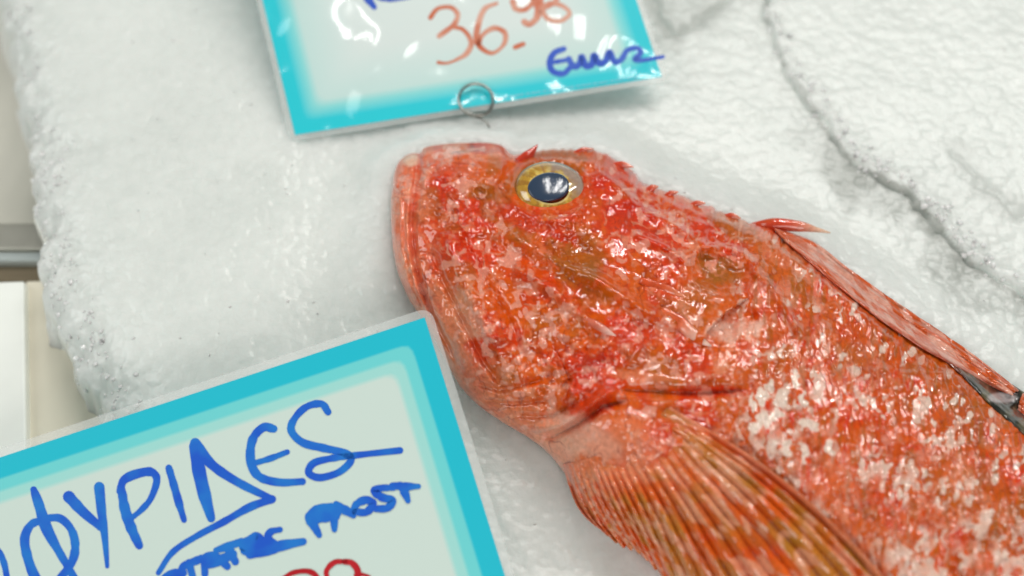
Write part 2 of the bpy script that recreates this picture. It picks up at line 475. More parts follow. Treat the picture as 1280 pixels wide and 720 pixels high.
# closed ring of every station: upper side then lower side
phb = np.linspace(np.pi, 2 * np.pi, NU + 2)[1:-1]
tb = (1 - np.cos(phb)) / 2
Ub = STN[:, 0:1] * (1 - tb) + STN[:, 2:3] * tb; Vb = STN[:, 1:2] * (1 - tb) + STN[:, 3:4] * tb
Hb = -.62 * STN[:, 4:5] * np.maximum(1 - np.abs(2 * tb - 1) ** 2.2, 0)[None] ** .5
UA = np.hstack([Ug, Ub]); VA = np.hstack([Vg, Vb]); HA = np.hstack([Hs, Hb])
colB = pigment(Ub, Vb)
fish_o = np.append(on_z(880, 470, 0)[:2], 0.2)
fish = thing('red_scorpionfish', 'whole wet red orange spiny fish with white flecks lying on crushed ice', 'fish', fish_o)
M_skin = skin_mat('wet_fish_skin', .38, .06, 1.0, ((170, .42, .15, .4), (620, .13, .045, .5)), .12, .08)
Vbody = fish_pt(UA.ravel(), VA.ravel(), HA.ravel())
Fb = grid_faces(NS, NT + NU, True)
mesh('body', Vbody, Fb, M_skin, fish, fish_o, np.hstack([colT, colB]).reshape(-1, 3))

# raster of the skin height, for what lies on it
RS = 2
R0, R1 = 480, 160
hm = np.full(((1420 - R0) // RS, (1000 - R1) // RS), np.nan)
iu = ((Ug - R0) / RS).astype(int).ravel(); iv = ((Vg - R1) / RS).astype(int).ravel()
ok = (iu >= 0) & (iu < hm.shape[0]) & (iv >= 0) & (iv < hm.shape[1])
hm[iu[ok], iv[ok]] = (Hs - rel * EDGE * .6).ravel()[ok]
known = ~np.isnan(hm); g = np.where(known, hm, 0.)
for it in range(60):
    pw_ = np.pad(g, 1, mode='edge'); pk = np.pad(known.astype(float), 1, mode='edge')
    sm = sum(pw_[1 + a:pw_.shape[0] - 1 + a, 1 + b:pw_.shape[1] - 1 + b] * pk[1 + a:pk.shape[0] - 1 + a, 1 + b:pk.shape[1] - 1 + b] for a in (-1, 0, 1) for b in (-1, 0, 1))
    ct = sum(pk[1 + a:pk.shape[0] - 1 + a, 1 + b:pk.shape[1] - 1 + b] for a in (-1, 0, 1) for b in (-1, 0, 1))
    new = (~known) & (ct > 0)
    g = np.where(new, sm / np.maximum(ct, 1e-6) - (1.2 if it > 3 else 0), g); known = known | new
for it in range(4):
    p = np.pad(g, 1, mode='edge'); g = sum(p[1 + a:p.shape[0] - 1 + a, 1 + b:p.shape[1] - 1 + b] for a in (-1, 0, 1) for b in (-1, 0, 1)) / 9


def rel_h(u, v):
    return 1.0 + 3 * (fbm(np.asarray(u) / 11, np.asarray(v) / 11, 8, 3) - .5)


def skin_h(u, v):
    x = np.clip((np.asarray(u, float) - R0) / RS, 0, g.shape[0] - 1.01); y = np.clip((np.asarray(v, float) - R1) / RS, 0, g.shape[1] - 1.01)
    i = x.astype(int); j = y.astype(int); fx = x - i; fy = y - j
    return (g[i, j] * (1 - fx) + g[i + 1, j] * fx) * (1 - fy) + (g[i, j + 1] * (1 - fx) + g[i + 1, j + 1] * fx) * fy


# ------------------------------------------------------------------ eye
EU, EV, EA, EB, ER = 687.5, 236.0, 43.0, 33.0, 5.0
h0 = float(skin_h(EU, EV))


def eye_pts(cu, cv, a, b, rot, r, th, lift=0.):
    c, s = math.cos(math.radians(rot)), math.sin(math.radians(rot))
    u = cu + a * r * np.cos(th) * c - b * r * np.sin(th) * s; v = cv + a * r * np.cos(th) * s + b * r * np.sin(th) * c
    c, s = math.cos(math.radians(ER)), math.sin(math.radians(ER))
    q = np.hypot(((u - EU) * c + (v - EV) * s) / EA, (-(u - EU) * s + (v - EV) * c) / EB)
    h = skin_h(u, v) * .06 + h0 * .94 - 4 + 17 * np.sqrt(np.maximum(1.04 - q ** 2, 0)) + lift
    return u, v, h, q


def disc(cu, cv, a, b, rot, r0, r1, nr, nth, lift=0., wob=0.):
    r = np.linspace(r0, r1, nr)[:, None] * np.ones((1, nth)); th = np.linspace(0, 2 * np.pi, nth, endpoint=False)[None] * np.ones((nr, 1))
    if wob: r = r * (1 + wob * (vn(np.cos(th) * 3 + 9, np.sin(th) * 3 + 9, 77) - .5))
    u, v, h, q = eye_pts(cu, cv, a, b, rot, r, th, lift)
    return u, v, h, q, r, th, grid_faces(nr, nth, True)


M_eye = skin_mat('wet_eye', .12, .1, 1.0, ((500, .05, .02, 2.0),), .1)
M_pup, nt, b = mat_new('pupil_glass')
b.inputs['Base Color'].default_value = (*lin(50, 66, 88), 1); b.inputs['Roughness'].default_value = .16
b.inputs['Coat Weight'].default_value = .5; b.inputs['Coat Roughness'].default_value = .06
bump_chain(nt, b, ((420, .4, .04, 3.0),), ('Coat Normal',))
u, v, h, q, r, th, Fc = disc(EU, EV, EA, EB, ER, .55, 1.04, 40, 160)
ang = np.degrees(np.arctan2(-(v - EV), u - EU))
GOLD, GOLD2, MAUV, RIM = lin(196, 150, 52), lin(222, 190, 96), lin(172, 150, 138), lin(120, 84, 40)
ce = mix(np.broadcast_to(GOLD, u.shape + (3,)), GOLD2, sstep(.45, .7, fbm(u / 7, v / 7, 301, 3)))
ce = mix(ce, lin(150, 96, 34), .6 * sstep(.5, .75, vn(np.cos(np.radians(ang)) * 9 + 20, np.sin(np.radians(ang)) * 9 + r * 3 + 20, 303)))
ce = mix(ce, MAUV, sstep(85, 30, np.abs(ang - 40) + 30 * (fbm(u / 9, v / 9, 305, 3) - .5)) * sstep(.55, .8, q + .3 * (fbm(u / 6, v / 6, 307, 2) - .5)) * .92)
ce = mix(ce, RIM, .75 * sstep(.93, 1.0, q) + .35 * sstep(.1, .0, np.abs(q - .8)) * fbm(u / 9, v / 9, 311, 2))
ce = mix(ce, lin(232, 214, 150), sstep(.64, .58, r) * .6)
eye = mesh('eye', fish_pt(u.ravel(), v.ravel(), h.ravel()), Fc, M_eye, fish, fish_o, np.clip(ce, 0, .9).reshape(-1, 3))
u, v, h, q, r, th, Fc = disc(685.5, 233.5, 27.0, 18.5, -9, .0, 1.0, 30, 120, 1.6, .06)
h = h - 2.2 * sstep(.9, 1, r)
mesh('pupil', fish_pt(u.ravel(), v.ravel(), h.ravel()), Fc, M_pup, eye, fish_o)

# ------------------------------------------------------------------ pectoral fin
NR, NA, NL = 21, 380, 150
ab = np.linspace(0, 1, NA); rb = np.linspace(0, 1, NL)
Bc = catmull([(704, 580), (738, 572), (776, 556), (812, 530), (836, 508)], 30); Ec = catmull([(749, 660), (776, 683), (801, 693), (830, 724), (880, 775), (960, 830), (1050, 852), (1130, 815), (1150, 775)], 30)
bi = np.stack([np.interp(ab, np.linspace(0, 1, len(Bc)), Bc[:, k]) for k in (0, 1)], 1); ei = np.stack([np.interp(ab, np.linspace(0, 1, len(Ec)), Ec[:, k]) for k in (0, 1)], 1)
bow = 38 * (ab - .35)
scal = .5 + .5 * np.cos(2 * np.pi * NR * ab)
Rr = rb[None] * (1 - .035 * (1 - scal[:, None]) * rb[None] ** 2)
Uf = bi[:, 0:1] + (ei - bi)[:, 0:1] * Rr + (bow[:, None] * .38) * np.sin(np.pi * rb)[None]
Vf = bi[:, 1:2] + (ei - bi)[:, 1:2] * Rr - (bow[:, None] * .92) * np.sin(np.pi * rb)[None]
abw = ab[:, None] + .012 * (fbm(ab[:, None] * 9, rb[None] * 4, 407, 2) - .5)
prf = np.abs(np.cos(np.pi * NR * abw)) ** .7
split = .25 * np.abs(np.cos(2 * np.pi * NR * ab))[:, None] * sstep(.35, .7, rb)[None]
rise = sstep(0, .34, rb[None] + .16 * (fbm(Uf / 18, Vf / 18, 405, 2) - .5) + 0 * Uf)
Hf = np.maximum(skin_h(Uf, Vf), -6) + rise * (2 + 9 * prf + 3 * split + 6 * fbm(Uf / 40, Vf / 40, 401, 2)) + (rel_h(Uf, Vf) - .5) * (1 - rise)
Hf += 1.5 * (vn(ab[:, None] * NR * 2, rb[None] * 30, 403) - .5) + 6 * np.exp(-((1 - ab[:, None]) / .02) ** 2) * sstep(.0, .25, rb)[None]
rid = np.floor(ab * NR)[:, None] + 0 * rb[None]; ruv = rb[None] + 0 * ab[:, None]
cf = mix(np.broadcast_to(lin(216, 92, 24), Uf.shape + (3,)), lin(196, 118, 40), sstep(.4, .7, vn(rid * 3.7, ruv * 7, 411)))
cf = mix(cf, lin(160, 112, 36), .6 * sstep(.55, .75, vn(rid * 5.1 + 3, ruv * 6 + 5, 413)) * sstep(.3, .7, ab)[:, None])
cf = mix(cf, lin(156, 30, 8), .65 * sstep(.55, .2, prf) * (.5 + .5 * vn(ab[:, None] * 30, ruv * 9, 415)))
jag = (vn(ab[:, None] * NR * 3, ruv * 3, 419) - .5) * .5
blk = sstep(.57, .64, vn(rid * 7.3 + 1 + jag, ruv * 24 + jag * 3, 417)) * (.6 + .4 * vn(rid * 3.1, ruv * 40, 418))
cf = mix(cf, PALE, .78 * blk * sstep(0, .25, rb)[None])
cf = mix(cf, RED, .4 * sstep(.6, .7, vn(rid * 2.3 + 8, ruv * 11, 421)) * (1 - blk))
basew = sstep(.46, .06, rb[None] + .3 * (fbm(Uf / 20, Vf / 20, 427, 3) - .5)) * sstep(1.05, .55, ab)[:, None]
cf = mix(cf, mix(np.broadcast_to(PINK, Uf.shape + (3,)), ORA, .6 * sstep(.4, .65, fbm(Uf / 22, Vf / 22, 425, 3))), .92 * basew)
cf = mix(cf, MAG, .65 * sstep(.14, .02, ab)[:, None] + .0 * ruv)
cf = mix(cf, PINK, .7 * sstep(.965, .99, ab)[:, None] + 0 * ruv)
cf = cf * (1 + .3 * (vn(ab[:, None] * NR * 7, ruv * 14, 431) - .5)[..., None])
M_fin = skin_mat('wet_fin_membrane', .36, .08, .9, ((420, .4, .07, 1.0), (900, .25, .03, 1.0)), .14, .1)
pf = mesh('pectoral_fin', fish_pt(Uf.ravel(), Vf.ravel(), Hf.ravel()), grid_faces(NA, NL), M_fin, fish, fish_o, np.clip(cf, .004, .95).reshape(-1, 3))
sm = pf.modifiers.new('thickness', 'SOLIDIFY'); sm.thickness = .0004; sm.offset = 0

# ------------------------------------------------------------------ folded dorsal fin along the back
def strip(name, outer, inner, n, m, lift, colf, mat, dome=5., amp=1.5, seed=0):
    o = catmull(outer, 40); i_ = catmull(inner, 40); x = np.linspace(0, 1, n); y = np.linspace(0, 1, m)
    o = np.stack([np.interp(x, np.linspace(0, 1, len(o)), o[:, k]) for k in (0, 1)], 1); i_ = np.stack([np.interp(x, np.linspace(0, 1, len(i_)), i_[:, k]) for k in (0, 1)], 1)
    jag = (vn(y * 9, y * 0 + .3, 500 + seed) - .5) * 14
    U = o[:, 0:1] * (1 - y) + i_[:, 0:1] * y + (jag * .8)[None] * sstep(.9, 1, x)[:, None]; V = o[:, 1:2] * (1 - y) + i_[:, 1:2] * y + (jag * .6)[None] * sstep(.9, 1, x)[:, None]
    H = skin_h(U, V) + lift + dome * np.sin(np.pi * y)[None] + amp * 2 * (vn(y[None] * 9 + x[:, None] * 2, x[:, None] * 3, 510 + seed) - .5) + amp * (vn(y[None] * 24, x[:, None] * 7, 511 + seed) - .5)
    H = np.where(y[None] < .12, np.minimum(H, H), H)
    c = colf(x[:, None] + 0 * y[None], y[None] + 0 * x[:, None], U, V)
    ob = mesh(name, fish_pt(U.ravel(), V.ravel(), H.ravel()), grid_faces(n, m), mat, fish, fish_o, np.clip(c, .004, .95).reshape(-1, 3))
    s = ob.modifiers.new('thickness', 'SOLIDIFY'); s.thickness = .0006; s.offset = 0
    return ob


def band_col(x, y, U, V):
    c = mix(np.broadcast_to(lin(214, 112, 82), x.shape + (3,)), lin(228, 158, 136), sstep(.35, .7, vn(y * 13, x * 9, 521)))
    c = mix(c, lin(206, 84, 20), .95 * sstep(.5, .6, vn(y * 3, x * 20, 523)))
    c = mix(c, lin(236, 184, 164), .45 * sstep(.62, .7, vn(y * 4 + 7, x * 24, 527)))
    c = mix(c, lin(96, 72, 48), .6 * sstep(.62, .8, vn(y * 14 + 4, x * 22, 525)) * sstep(.45, 0, y))
    return mix(c, lin(150, 52, 36), .6 * sstep(.86, 1, y))


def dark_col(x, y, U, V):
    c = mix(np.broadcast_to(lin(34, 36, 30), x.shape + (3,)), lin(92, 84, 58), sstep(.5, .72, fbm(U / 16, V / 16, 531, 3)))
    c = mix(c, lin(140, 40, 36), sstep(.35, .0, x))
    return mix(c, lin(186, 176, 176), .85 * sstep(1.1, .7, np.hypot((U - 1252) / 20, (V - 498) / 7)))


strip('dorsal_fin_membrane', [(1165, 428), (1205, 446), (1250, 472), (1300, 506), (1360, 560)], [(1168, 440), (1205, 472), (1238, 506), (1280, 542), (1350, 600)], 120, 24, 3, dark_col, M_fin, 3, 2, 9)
strip('dorsal_fin', [(968, 286), (1015, 302), (1060, 335), (1110, 371), (1160, 404), (1210, 439), (1271, 486)], [(985, 304), (1040, 352), (1095, 396), (1145, 430), (1190, 455), (1232, 479), (1262, 494)], 260, 30, 7, band_col, M_fin, 5, 2.5, 1)
strip('dorsal_fin', [(1278, 492), (1330, 530), (1400, 590), (1480, 680)], [(1272, 512), (1330, 562), (1395, 625), (1470, 705)], 100, 24, 6, band_col, M_fin, 4, 2, 3)
# tail, out of the frame
tl = []
TA = np.linspace(-1, 1, 60)[:, None]; TR_ = np.linspace(0, 1, 30)[None]
Ut = 1690 + (130 * TR_) * np.cos(.75 + TA * .45) + TA * -70 * (1 - TR_) * .72; Vt = 1010 + (170 * TR_) * np.sin(.75 + TA * .45) + TA * 78 * (1 - TR_)
Ht = 4 * np.cos(TA * 40) + 0 * TR_ - 20 * TR_
ctl = mix(np.broadcast_to(lin(206, 90, 50), Ut.shape + (3,)), PALE, .7 * sstep(.5, .6, vn(TA * 16, TR_ * 9, 541)))
tf = mesh('tail_fin', fish_pt(Ut.ravel(), Vt.ravel(), Ht.ravel()), grid_faces(60, 30), M_fin, fish, fish_o, ctl.reshape(-1, 3))
s = tf.modifiers.new('thickness', 'SOLIDIFY'); s.thickness = .0008

# ------------------------------------------------------------------ spines
def spine(name, pts, radii, lift=0., tipc=(236, 196, 168), basec=(208, 70, 40), flat=.8, band=True):
    P = catmull([(p[0], p[1], p[2] if len(p) > 2 else 0) for p in pts], 8)
    r = np.interp(np.linspace(0, 1, len(P)), np.linspace(0, 1, len(radii)), radii)
    W = fish_pt(P[:, 0], P[:, 1], skin_h(P[:, 0], P[:, 1]) * (0 if len(pts[0]) > 2 else 1) + P[:, 2] + lift)
    Vv, Fc = tube(W, r * K, 14, True, flat)
    x = np.repeat(np.linspace(0, 1, len(P)), 14)
    c = mix(np.broadcast_to(lin(*basec), x.shape + (3,)), lin(*tipc), sstep(.3, .9, x))
    if band: c = mix(c, lin(200, 80, 40), .8 * sstep(.6, .75, vn(x * 9, Vv[:, 1] * 1.5, 551)))
    return mesh(name, Vv, Fc, M_skin, fish, fish_o, np.clip(c, 0, .95))


hb = float(skin_h(985, 292))
spine('dorsal_spine', [(940, 286, hb - 14), (968, 281, hb - 2), (1000, 283, hb + 2), (1020, 287, hb), (1038, 291, hb - 2)], [8, 9, 7, 3.5, .8])
spine('cheek_spine', [(826, 388), (848, 402), (868, 420), (889, 433)], [5, 8, 7, .8], 1, (236, 196, 178), (222, 104, 62), flat=.45)
spine('cheek_spine', [(728, 398), (745, 406), (758, 414), (770, 420)], [3, 5, 4, .6], 4, (236, 190, 176), (214, 110, 84), band=False)
spine('cheek_spine', [(800, 350), (835, 362), (862, 374)], [4, 5, .8], 0, (226, 140, 104), (214, 84, 40), flat=.5)
hb = float(skin_h(668, 196))
spine('brow_spine', [(650, 205, hb - 8), (660, 195, hb - 2), (672, 181, hb + 2)], [10, 8, .8], 0, (196, 60, 40), (206, 62, 36), band=False)
for a, b_, w in (((765, 203), (792, 209), 5), ((808, 237), (823, 233), 5), ((830, 243), (848, 240), 4), ((862, 254), (882, 254), 4), ((716, 189), (742, 186), 4), ((905, 268), (926, 273), 5)):
    hb = float(skin_h(*a))
    spine('head_spine', [(a[0], a[1] + 5, hb - 6), ((a[0] + b_[0]) / 2, (a[1] + b_[1]) / 2, hb - 2), (b_[0], b_[1], hb)], [w, w, .7], 0, (224, 140, 116), (206, 72, 46), band=False)

# ------------------------------------------------------------------ crushed ice
LEFT = np.array([(-60, -260), (-34, -120), (2, 0), (20, 90), (38, 180), (45, 250), (50, 310), (60, 360), (74, 410), (96, 465), (124, 500), (158, 540), (190, 620), (210, 720), (230, 900), (260, 1200)], float)
LW = on_z(LEFT[:, 0], LEFT[:, 1], -.05)[:, :2]
CRK = np.array([(790, -60), (835, 40), (862, 30), (900, 5), (935, -20)], float)
CRACK = np.array([(952, -60), (958, 20), (975, 75), (1008, 125), (1040, 172), (1065, 205), (1100, 222), (1135, 240), (1168, 275), (1205, 318), (1250, 352), (1330, 400), (1450, 470)], float)
CW = on_z(CRACK[:, 0], CRACK[:, 1], .55)[:, :2]; CW2 = on_z(CRK[:, 0], CRK[:, 1], .55)[:, :2]
CW3 = on_z(*np.array([(1190, 210), (1225, 250), (1262, 275), (1330, 300)], float).T, 0)[:, :2]
FIX = [i for i in range(0, NS, 8)]
FO = np.vstack([np.stack([STN[FIX, 0], STN[FIX, 1]], 1), np.stack([STN[FIX[::-1], 2], STN[FIX[::-1], 3]], 1)])
FO = fish_pt(FO[:, 0], FO[:, 1], np.zeros(len(FO)))[:, :2]; FO = np.vstack([FO, FO[:1]])


def in_poly(X, Y, P):
    c = np.zeros(X.shape, bool)
    for (x0, y0), (x1, y1) in zip(P[:-1], P[1:]):
        if y0 != y1: c ^= ((y0 > Y) != (y1 > Y)) & (X < (x1 - x0) * (Y - y0) / (y1 - y0) + x0)
    return c


NX, NY = 900, 820
X, Y = np.meshgrid(np.linspace(-24, 31, NX), np.linspace(-16, 33, NY), indexing='ij')


def ice_z(X, Y, fine=True):
    z = .55 + (fbm(X / 8, Y / 8, 601, 2) - .5) * .3 + (fbm(X / 1.6, Y / 1.6, 605, 3) - .5) * .06
    wx = X + (fbm(X * 1.3, Y * 1.3, 641, 2) - .5) * .55; wy = Y + (fbm(X * 1.3, Y * 1.3, 643, 2) - .5) * .55
    # the bed swells a little under the fish
    d = pdist(X, Y, FO)[0]; ins = in_poly(X, Y, FO)
    zt = FP[2] - ((X - FP[0]) * FN[0] + (Y - FP[1]) * FN[1]) / FN[2] - .16
    k = np.where(ins, 1, np.exp(-(np.maximum(d - .15, 0) / (1.25 + .9 * sstep(2, -3, Y))) ** 2))
    z = z * (1 - k) + (zt + (fbm(X / 1.6, Y / 1.6, 605, 3) - .5) * .12) * k
    # the frozen upper sheet, split from the lower one
    d, t, s = pdist(wx, wy, CW)
    z += np.where(s > 0, .10 * sstep(.0, .14, d) + .05 * np.exp(-((d - .3) / .2) ** 2), -.06 * np.exp(-d / 1.2)) - .15 * np.exp(-(d / .05) ** 2) * np.clip(.35 + vn(t * 30, t * 0, 645), 0, 1)
    d, t, s = pdist(wx, wy, CW2); z -= .16 * np.exp(-(d / .2) ** 2)
    d, t, s = pdist(wx, wy, CW3); z -= .07 * np.exp(-(d / .2) ** 2)
    d, t, s = pdist(X + (fbm(X / 1.2, Y / 1.2, 651, 3) - .5) * 1.4, Y, LW)
    s = -s                                        # negative side: the bed
    z -= np.where(s > 0, 9 * sstep(-.0, 2.2, d), 0) + np.where(s <= 0, .9 * np.exp(-d / .9), .9)
    if fine:
        a1, a2, aid, _, _ = cells(X / .42, Y / .42, 61)
        b1, b2, bid, _, _ = cells(X / .2 + 7, Y / .2, 62)
        cr = .34 + .7 * sstep(-2.5, .3, s) + .5 * np.exp(-(pdist(X, Y, CW)[0] / 1.0) ** 2)
        z += cr * (.10 * (aid - .5) + .07 * (.5 - a1) + .045 * (bid - .5) + .03 * (.5 - b1))
    return z, s


Zi, Si = ice_z(X, Y)
m, nt, b = mat_new('crushed_ice')
tc = bump_chain(nt, b, ((320, .12, .10, 3.0), (900, .22, .05, 3.0)), ('Normal',))
b.inputs['Coat Weight'].default_value = .25; b.inputs['Coat Roughness'].default_value = .16; b.inputs['Coat IOR'].default_value = 1.33
no = N(nt, 'ShaderNodeTexNoise', Scale=28.0, Detail=6.0, Roughness=.6); nt.links.new(tc.outputs['Object'], no.inputs['Vector'])
rp = N(nt, 'ShaderNodeValToRGB')
rp.color_ramp.elements[0].position = .36; rp.color_ramp.elements[0].color = (.70, .73, .70, 1)
rp.color_ramp.elements[1].position = .6; rp.color_ramp.elements[1].color = (.775, .80, .77, 1)
gn = N(nt, 'ShaderNodeTexNoise', Scale=210.0, Detail=4.0, Roughness=.65); nt.links.new(tc.outputs['Object'], gn.inputs['Vector'])
am = N(nt, 'ShaderNodeMix', data_type='FLOAT'); am.inputs[0].default_value = .45
nt.links.new(no.outputs['Fac'], am.inputs[2]); nt.links.new(gn.outputs['Fac'], am.inputs[3]); nt.links.new(am.outputs[0], rp.inputs[0])
at = N(nt, 'ShaderNodeAttribute', attribute_name='melt_and_shade')
mx = N(nt, 'ShaderNodeMix', data_type='RGBA'); mx.inputs[7].default_value = (.45, .47, .44, 1)
nt.links.new(at.outputs['Fac'], mx.inputs[0]); nt.links.new(rp.outputs[0], mx.inputs[6]); nt.links.new(mx.outputs[2], b.inputs['Base Color'])
b.inputs['Roughness'].default_value = .28; b.inputs['IOR'].default_value = 1.31
b.inputs['Subsurface Weight'].default_value = .85; b.inputs['Subsurface Radius'].default_value = (.9, 1, 1); b.inputs['Subsurface Scale'].default_value = .02
M_ice = m
# clear refrozen grey ice by the split; the split's own dark line is painted shade
d, t, s = pdist(X, Y, CW)
w_ = fbm(X / 1.5, Y / 1.5, 661, 4)
melt_shade = sstep(1.9, .2, d + (w_ - .5) * 3.4) * (s < .05) * sstep(.3, .55, t) * 1.1 + sstep(.2, .03, d) * .5 * sstep(.35, .6, vn(X * 1.1, Y * 1.1, 663) + .15)
d2 = pdist(X, Y, CW2)[0]; melt_shade += sstep(1.3, .1, d2 + (w_ - .5) * 2.6) * .6
d3 = pdist(X, Y, CW3)[0]; melt_shade += sstep(.9, .1, d3 + (w_ - .5) * 2.2) * .4
ice = mesh('ice_bed', np.stack([X, Y, Zi], -1).reshape(-1, 3), grid_faces(NX, NY)[:, ::-1].copy(), M_ice, None, (0, 0, 0), None, {'melt_and_shade': np.clip(melt_shade, 0, 1)})
ice['kind'] = 'structure'

# loose clear chips of ice strewn over the bed
m, nt, b = mat_new('ice_chip')
b.inputs['Base Color'].default_value = (.9, .93, .92, 1); b.inputs['Roughness'].default_value = .12; b.inputs['IOR'].default_value = 1.31
b.inputs['Subsurface Weight'].default_value = .8; b.inputs['Subsurface Radius'].default_value = (.9, 1, 1); b.inputs['Subsurface Scale'].default_value = .004
bump_chain(nt, b, ((500, .3, .05, 2.0),))
ico = np.array([(0, 0, 1), (.89, 0, .45), (.28, .85, .45), (-.72, .53, .45), (-.72, -.53, .45), (.28, -.85, .45), (.72, .53, -.45), (-.28, .85, -.45), (-.89, 0, -.45), (-.28, -.85, -.45), (.72, -.53, -.45), (0, 0, -1)])
icf = [(0, 1, 2), (0, 2, 3), (0, 3, 4), (0, 4, 5), (0, 5, 1), (1, 6, 2), (2, 7, 3), (3, 8, 4), (4, 9, 5), (5, 10, 1), (2, 6, 7), (3, 7, 8), (4, 8, 9), (5, 9, 10), (1, 10, 6), (6, 11, 7), (7, 11, 8), (8, 11, 9), (9, 11, 10), (10, 11, 6)]
cx = []; cy = []; cs = []
for k in range(260):
    x, y = rng.uniform(-19, 24), rng.uniform(-11, 22); cx.append(x); cy.append(y); cs.append(rng.uniform(.03, .07))
for k in range(240):
    i = rng.uniform(2, 11.5); j = int(i); p = LW[j] * (1 - i + j) + LW[j + 1] * (i - j) + (rng.uniform(-.2, 1.3), rng.normal(0, .3)); cx.append(p[0]); cy.append(p[1]); cs.append(rng.uniform(.05, .13))
for k in range(160):
    i = rng.uniform(0, 11); j = int(i); p = CW[j] * (1 - i + j) + CW[j + 1] * (i - j) + rng.normal(0, .25, 2) + (.25, .25); cx.append(p[0]); cy.append(p[1]); cs.append(rng.uniform(.05, .16))
cx = np.array(cx); cy = np.array(cy); cz, _ = ice_z(cx, cy)
Vc = []; Fcc = []
for k in range(len(cx)):
    q = np.linalg.qr(rng.normal(size=(3, 3)))[0]; s3 = cs[k] * rng.uniform(.5, 1.2, 3)
    Fcc.append(np.array(icf) + 12 * k); Vc.append((ico * rng.uniform(.8, 1.2, (12, 1)) * s3) @ q + (cx[k], cy[k], cz[k] - cs[k] * .12))
ch = mesh('ice_chips', np.vstack(Vc), np.vstack(Fcc), m, None, (0, 0, 0), smooth=False)
ch['kind'] = 'stuff'; ch['label'] = 'loose clear chips of crushed ice strewn over the frozen bed'; ch['category'] = 'ice chips'

# ------------------------------------------------------------------ price tags
m, nt, b = mat_new('clear_laminate')
b.inputs['Base Color'].default_value = (.86, .88, .86, 1); b.inputs['Roughness'].default_value = .1; b.inputs['IOR'].default_value = 1.45
bump_chain(nt, b, ((60, .2, .2, 3.0),))
tr = N(nt, 'ShaderNodeBsdfTransparent'); ms = N(nt, 'ShaderNodeMixShader'); ms.inputs[0].default_value = .24
nt.links.new(tr.outputs[0], ms.inputs[1]); nt.links.new(b.outputs[0], ms.inputs[2]); nt.links.new(ms.outputs[0], nt.nodes['Material Output'].inputs[0])
M_lam = m


def card_mat(name, stops, crinkle):
    """printed card under glossy film; 'inset' is the distance from the card's edge in cm"""
    m, nt, b = mat_new(name)
    at = N(nt, 'ShaderNodeAttribute', attribute_name='inset')
    rp = N(nt, 'ShaderNodeValToRGB'); rp.color_ramp.interpolation = 'LINEAR'
    el = rp.color_ramp.elements
    while len(el) < len(stops): el.new(.5)
    for e, (p, c) in zip(el, stops): e.position = p; e.color = (*lin(*c), 1)
    dv = N(nt, 'ShaderNodeMath', operation='DIVIDE'); dv.inputs[1].default_value = 3.0
    nt.links.new(at.outputs['Fac'], dv.inputs[0]); nt.links.new(dv.outputs[0], rp.inputs[0]); nt.links.new(rp.outputs[0], b.inputs['Base Color'])
    b.inputs['Roughness'].default_value = .5
    b.inputs['Coat Weight'].default_value = 1; b.inputs['Coat Roughness'].default_value = .13
    bump_chain(nt, b, crinkle, ('Coat Normal',))
    return m


def round_poly(q, r, n=8):
    """corner-rounded quad (cm), list of points"""
    out = []
    for i in range(4):
        p, a, c = q[i], q[i - 1], q[(i + 1) % 4]
        ea = (a - p) / np.linalg.norm(a - p); ec = (c - p) / np.linalg.norm(c - p)
        for t in np.linspace(0, 1, n):
            out.append((p + ea * r) * (1 - t) ** 2 + 2 * p * t * (1 - t) + (p + ec * r) * t ** 2)
    return np.array(out)


def stroke(path, w, plane, off):
    """marker stroke: smooth ribbon with round ends, laid on the card; path in photo points, w its widths"""
    P = catmull(path, 10) if len(path) > 2 else np.linspace(path[0], path[1], 12)
    P = np.asarray(P, float)
    w = np.interp(np.linspace(0, 1, len(P)), np.linspace(0, 1, len(np.atleast_1d(w))), np.atleast_1d(w)) / 2
    w = w * 1.12 * (1 + .16 * (vn(np.arange(len(P)) * .35 + P[0, 0], np.arange(len(P)) * 0. + P[0, 1], 701) - .5))
    T = np.gradient(P, axis=0); T /= np.maximum(np.hypot(T[:, 0], T[:, 1])[:, None], 1e-6); Nn = np.stack([-T[:, 1], T[:, 0]], 1)
    a = np.linspace(0, np.pi, 9)[1:-1]
    capE = P[-1] + w[-1] * (Nn[-1] * np.cos(a)[:, None] + T[-1] * np.sin(a)[:, None])
    capS = P[0] + w[0] * (-Nn[0] * np.cos(a)[:, None] - T[0] * np.sin(a)[:, None])
    n = len(P)
    V2 = np.vstack([P + Nn * w[:, None], P - Nn * w[:, None], capE, capS])
    Fc = [[i, i + 1, n + i + 1, n + i] for i in range(n - 1)]
    k = 2 * n
    Fc.append([n - 1] + [k + i for i in range(7)] + [2 * n - 1]); Fc.append([n] + [k + 7 + i for i in range(7)] + [0])
    W = on_plane(V2[:, 0], V2[:, 1], plane[0] + plane[1] * off, plane[1])
    return W, Fc


